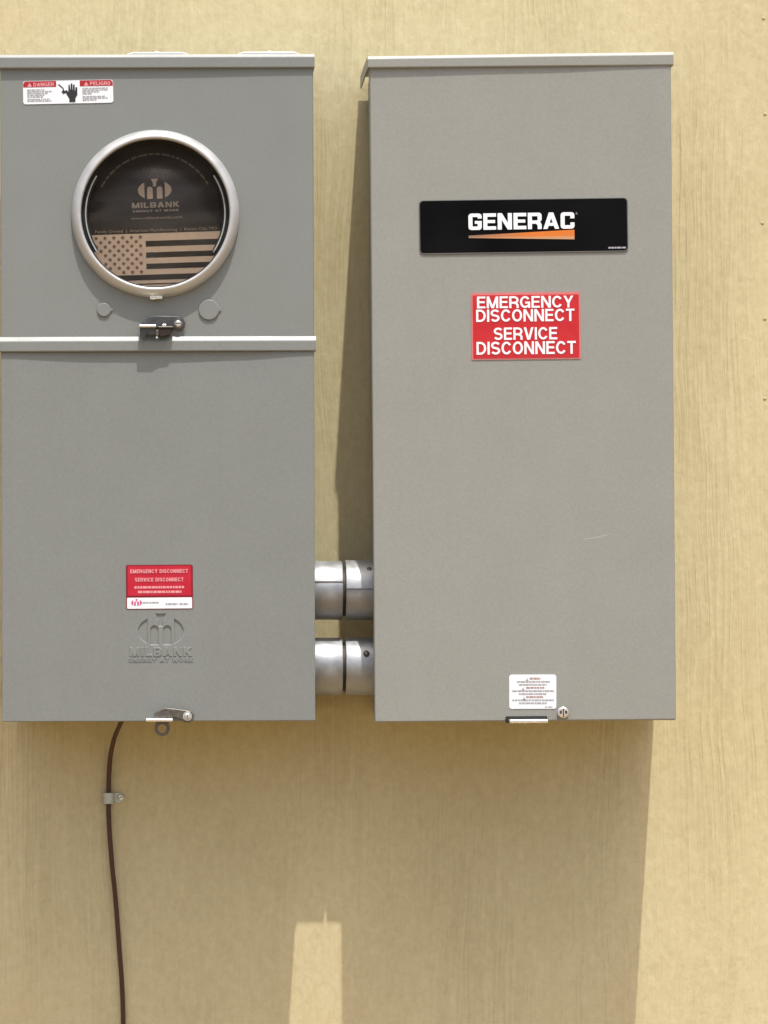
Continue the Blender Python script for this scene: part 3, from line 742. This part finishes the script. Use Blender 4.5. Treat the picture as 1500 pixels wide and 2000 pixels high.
# name plate
c = FR(1022.5, 441.5); w0 = WF + .0012
bm = bmesh.new(); prism(bm, rrect(0, 0, 406 * K, 104 * K, 8 * K), WF - .0003, w0)
np_ = obj('name_plate', bm, M['plate'], dc, bevel=.0006, label='long black plate with white lettering over an orange wedge'); np_.location = (c[0], 0, c[1]); np_.rotation_euler = (0, -R(.35), 0)
me = fill([rrect(0, 0, 407.5 * K, 105.5 * K, 8.5 * K), rrect(0, 0, 404 * K, 102 * K, 7 * K)], WF + .0014, .0016, .0003, 1); link('plate_rim', me, M['plate_rim'], np_)
GL = {
 'G': (26, [[(5, 32), (21, 32), (24.5, 30.5), (26, 27), (26, 22), (18, 22), (18, 25.3), (8, 25.3), (8, 6.7), (18, 6.7), (18, 12), (12.5, 12), (12.5, 17.5), (26, 17.5), (26, 5), (24.5, 1.5), (21, 0), (5, 0), (1.5, 1.5), (0, 5), (0, 27), (1.5, 30.5)]]),
 'E': (25, [[(0, 0), (25, 0), (25, 6.7), (8, 6.7), (8, 13), (23, 13), (23, 19), (8, 19), (8, 25.3), (25, 25.3), (25, 32), (0, 32)]]),
 'N': (28, [[(0, 0), (8, 0), (8, 19), (19.5, 0), (28, 0), (28, 32), (20, 32), (20, 13), (8.5, 32), (0, 32)]]),
 'R': (27, [[(0, 0), (8, 0), (8, 10.5), (16, 10.5), (19, 7.5), (19, 0), (27, 0), (27, 9), (24, 13.8), (27, 18), (27, 27), (25.5, 30.5), (22, 32), (0, 32)], [(8, 17), (19, 17), (19, 25.3), (8, 25.3)]]),
 'A': (31, [[(0, 0), (8.2, 0), (10.4, 6), (20.6, 6), (22.8, 0), (31, 0), (19.8, 32), (11.2, 32)], [(12.6, 12), (18.4, 12), (15.5, 21)]]),
 'C': (27, [[(5, 0), (22, 0), (25.5, 1.5), (27, 5), (27, 12), (19, 12), (19, 6.7), (8, 6.7), (8, 25.3), (19, 25.3), (19, 20), (27, 20), (27, 27), (25.5, 30.5), (22, 32), (5, 32), (1.5, 30.5), (0, 27), (0, 5), (1.5, 1.5)]]),
}
splines = []; x = 0
for ch in 'GENERAC':
    wd, sp = GL[ch]
    for p in sp: splines.append([((x + a - 103.5 - 4.2) * K, (b - 6.5) * K) for a, b in p])
    x += wd + 3
link('lettering', fill(splines, w0 + .0004, .0004), M['white_p'], np_)
bm = bmesh.new(); prism(bm, [(a * K, b * K) for a, b in ((-107.5, -17.5), (99, -8.6), (99, -27.5), (-107.5, -22))], w0 - .0001, w0 + .0003); obj('wedge_print', bm, M['wedge'], np_)
link('trademark', text_mesh('R', 104 * K, 23 * K, 3.4 * K, 4.2 * K, w0 + .0004), M['greyp'], np_)
bars('small_print', [(165 * K, 199 * K, -45 * K, 3.2 * K)], M['greyp'], np_, w0 + .0003, 0, 4)
# red emergency sign
c = FR(1027, 636.5); s0 = WF + .0010
bm = bmesh.new(); prism(bm, rrect(0, 0, 213 * K, 131 * K, 1.5 * K), WF - .0003, s0 - .0003)
sg = obj('emergency_sign', bm, M['pink'], dc, label='red sign with four lines of white capitals'); sg.location = (c[0], 0, c[1]); sg.rotation_euler = (0, -R(.15), 0)
bm = bmesh.new(); prism(bm, rrect(.2 * K, -1 * K, 207 * K, 123 * K, 1 * K), WF, s0); obj('red_field', bm, M['red'], sg)
for t, x0, x1, z, h in (('EMERGENCY', -95, 93, 46.5, 23), ('DISCONNECT', -97, 95, 20.5, 24), ('SERVICE', -63, 61, -15, 24), ('DISCONNECT', -97, 97, -43, 25)):
    lettering('lettering', t, (x0 + x1) / 2 * K, z * K, (x1 - x0) * K, h * K, s0 + .0004, M['white_p'], sg, .162, .10)
# white caution sticker
c = FR(1040.5, 1351); s0 = WF + .0005
bm = bmesh.new(); prism(bm, rrect(0, 0, 92 * K, 67 * K, 5 * K), WF - .0003, s0)
ws = obj('caution_sticker', bm, M['white'], dc, label='small white sticker of fine print by the bottom screw'); ws.location = (c[0], 0, c[1]); ws.rotation_euler = (0, -R(-.3), 0)
rows = []; rr = []
for g, z in enumerate((26, 8, -10)):
    rr.append((-6 * K, 15 * K, z * K, 3.2 * K) if g == 0 else (-13 * K, (23 if g == 1 else 20) * K, z * K, 2.8 * K))
    rows += [((-31 if g == 0 else -40) * K, (33 if g == 0 else 41) * K, (z - 6.2) * K, 2.6 * K), (-27 * K, 27 * K, (z - 12) * K, 2.6 * K)]
rows.append((24 * K, 38 * K, -29.5 * K, 1.6 * K))
bars('small_print', rows, M['greyp'], ws, s0 + .0003, 0, 11); bars('red_print', rr, M['greyr'], ws, s0 + .0003, 0, 12)
for tx, tz in ((-11, 22), (-19, 4), (-17, -15)):
    bm = bmesh.new(); prism(bm, [((tx - 3) * K, (tz - 1) * K), ((tx + 3) * K, (tz - 1) * K), (tx * K, (tz + 5) * K)], s0, s0 + .0003); obj('warning_triangle', bm, M['greyp'], ws)
# padlock tab at the lower edge and the captive screw
bm = bmesh.new(); x0, z0 = FR(989, 1410.5); x1, z1 = FR(1067, 1401)
prism(bm, rrect((x0 + x1) / 2, (z0 + z1) / 2 + .5 * K, 82 * K, 13 * K, 3 * K), WF - .002, WF + .0006); lt = obj('tab_slot', bm, M['black'], dc)
bm = bmesh.new(); box(bm, x0 + 4 * K, x1 + 1 * K, -(WF + .014), -(WF - .004), z0 - 1 * K, z1 - 3 * K); obj('padlock_tab', bm, M['zinc'], dc, bevel=.0011, seg=3)
c = FR(1099, 1391); bm = bmesh.new()
disc(bm, c[0], c[1], 11 * K, WF - .001, WF + .0075, 32, .0014); sc = obj('captive_screw', bm, M['zinc'], dc, bevel=.0003, seg=1)
bm = bmesh.new(); prism(bm, [(c[0] + a * K, c[1] + b * K) for a, b in ((-1.4, -9), (1.4, -9), (1.4, 9), (-1.4, 9))], WF + .0073, WF + .0077); obj('slot', bm, M['steel_l'], sc)
for s in (-1, 1):
    bm = bmesh.new(); prism(bm, [(c[0] + s * a * K, c[1] + b * K) for a, b in ((3, -3), (7.5, -2), (7.5, 3), (3, 4))], WF + .0073, WF + .0077); obj('recess', bm, M['steel'], sc)
bm = bmesh.new(); c = FR(1320.5, 1217); box(bm, hr - .003, hr + .0012, -.160, -.154, c[1] - .003, c[1] + .003); obj('side_rivet', bm, M['grey_r'], dc, bevel=.0008)

# ------------------------------------------------------------------ the two short conduit runs between the cabinets
CY = -.076
fC = (D + (CY - FY)) / D
def conduit(py, r, label, upper):
    p = at(671, py, CY); r = r * K * fC
    t = thing('conduit_fitting', p, label, 'conduit', 'conduit fittings between the cabinets')
    e = .0012
    x0, x1 = at(612, py, CY).x - p.x - .004, at(668, py, CY).x - p.x
    y0, y1 = at(673.5, py, CY).x - p.x, at(733, py, CY).x - p.x + .013
    def boss(lo, hi, dr, flat=False):
        def f(rr, a):
            d = math.degrees(a)
            if lo <= d <= hi and rr > r * .9:
                if flat: 
                    mid = R((lo + hi) / 2); return max(rr, (rr * math.cos(R((hi - lo) / 2)) / max(math.cos(a - mid), .3)) + dr)
                return rr + dr
            return rr
        return f
    def sleeve(name, a, b, rf, k=1.0):
        bm = bmesh.new()
        prof = [(r * .8, a + .001), (r * k - e, a), (r * k - e * .3, a + e * .3), (r * k, a + e), (r * k, b - e), (r * k - e * .3, b - e * .3), (r * k - e, b), (r * .8, b - .001)]
        lathe(bm, prof, (0, 0, 0), 'x', 180, rf=rf)
        return obj(name, bm, M['alu'], t, False if False else True)
    # the angle runs from the camera side (0 deg) up over the top (90 deg)
    if upper:
        h = sleeve('hub', x0, x1, boss(20, 112, .0016)); c = sleeve('coupling', y0, y1, boss(5, 105, .0022), 1.01)
    else:
        h = sleeve('hub', x0, x1, None); c = sleeve('coupling', y0, y1, None)
    for o in (h, c):
        md = o.modifiers.new('edges', 'EDGE_SPLIT'); md.split_angle = R(32)
    bm = bmesh.new(); lathe(bm, [(r * .86, x0 + .002), (r * .86, y1 - .002)], (0, 0, 0), 'x', 48); obj('nipple', bm, M['gap'], t, True)
    bm = bmesh.new(); lathe(bm, [(r * .8, x0 - .001), (r * 1.07, x0 - .001), (r * 1.07, x0 + .0045), (r * .8, x0 + .0045)], (0, 0, 0), 'x', 48, rf=lambda q, a: q * (1 + (.03 if math.sin(8 * a) > .2 and q > r else 0))); obj('lock_nut', bm, M['steel_l'], t)
    a = R(47 if upper else 28)
    bm = bmesh.new(); lathe(bm, [(1e-5, r + .0026), (.0030, r + .0026), (.0036, r + .0018), (.0036, r - .002)], (0, 0, 0), 'w', 20)
    bmesh.ops.rotate(bm, verts=bm.verts, matrix=Matrix.Rotation(-a, 3, 'X'))
    sx = at(719 if upper else 713, py, CY).x - p.x
    bmesh.ops.translate(bm, verts=bm.verts, vec=(sx, 0, 0)); obj('set_screw', bm, M['steel_l'], t, True)
    return t
conduit(1154.5, 56, 'upper grey metal conduit coupling with raised boss between the cabinets', True)
conduit(1301.5, 56, 'lower smooth round metal conduit coupling between the cabinets', False)

# ------------------------------------------------------------------ brown ground wire and its strap
rw = 4.6 * K * 1.045
path = [(241, 1400, -.060), (234, 1416, -.050), (224, 1440, -.030), (216, 1475, -.012), (213, 1510, -.0055), (212, 1556, -.0045), (213, 1610, -.005), (219, 1690, -.006), (226, 1760, -.005), (232, 1840, -.0045), (238, 1920, -.005), (241, 2000, -.0045), (243, 2150, -.0045)]
pts = [at(*q) for q in path]
pts += [Vector((pts[-1].x + .004, -.006, .25)), Vector((pts[-1].x + .002, -.012, .06)), Vector((pts[-1].x + .002, -.014, -.03))]
bm = bmesh.new(); tube(bm, smooth_path(pts, 10), rw, 14)
o = obj('ground_wire', bm, M['wire'], None, True); o['label'] = 'thin brown insulated wire hanging below the meter cabinet'; o['category'] = 'wire'
p = at(212.5, 1558, 0)
cl = thing('wire_strap', p, 'small galvanised one-hole strap holding the brown wire to the wall', 'pipe strap')
zs = 11 * K
bm = bmesh.new(); arc = []
ro, ri = rw + .0042, rw + .0029
wy = .0045
prof = [(ro * math.cos(R(a)), wy + ro * math.sin(R(a))) for a in lin(0, 180, 16)]
outp = [(ro, 0)] + prof + [(-ro, 0)]
inn = [(-ri, 0)] + [(ri * math.cos(R(a)), wy + ri * math.sin(R(a))) for a in lin(180, 0, 16)] + [(ri, 0)]
ring_ = outp + inn
a = [bm.verts.new((x, -w, -zs)) for x, w in ring_]; b = [bm.verts.new((x, -w, zs)) for x, w in ring_]
n = len(ring_); h = n // 2
for i in range(n): bm.faces.new((a[i], a[(i + 1) % n], b[(i + 1) % n], b[i]))
for V in (a, b):
    for i in range(h - 1): bm.faces.new((V[i], V[i + 1], V[n - 2 - i], V[n - 1 - i]))
obj('saddle', bm, M['galv'], cl, True).modifiers.new('edges', 'EDGE_SPLIT').split_angle = R(40)
bm = bmesh.new()
ear = [(ri, -zs * .95), (22 * K, -zs * .95), (30 * K, -zs * .6), (33 * K, 0), (30 * K, zs * .6), (22 * K, zs * .95), (ri, zs * .95)]
prism(bm, ear, .0002, .0018); obj('ear', bm, M['galv'], cl, bevel=.0004, seg=1)
screw(cl, 24 * K, 1 * K, 6.0 * K, .0018, M['zinc'], .0022, 20)
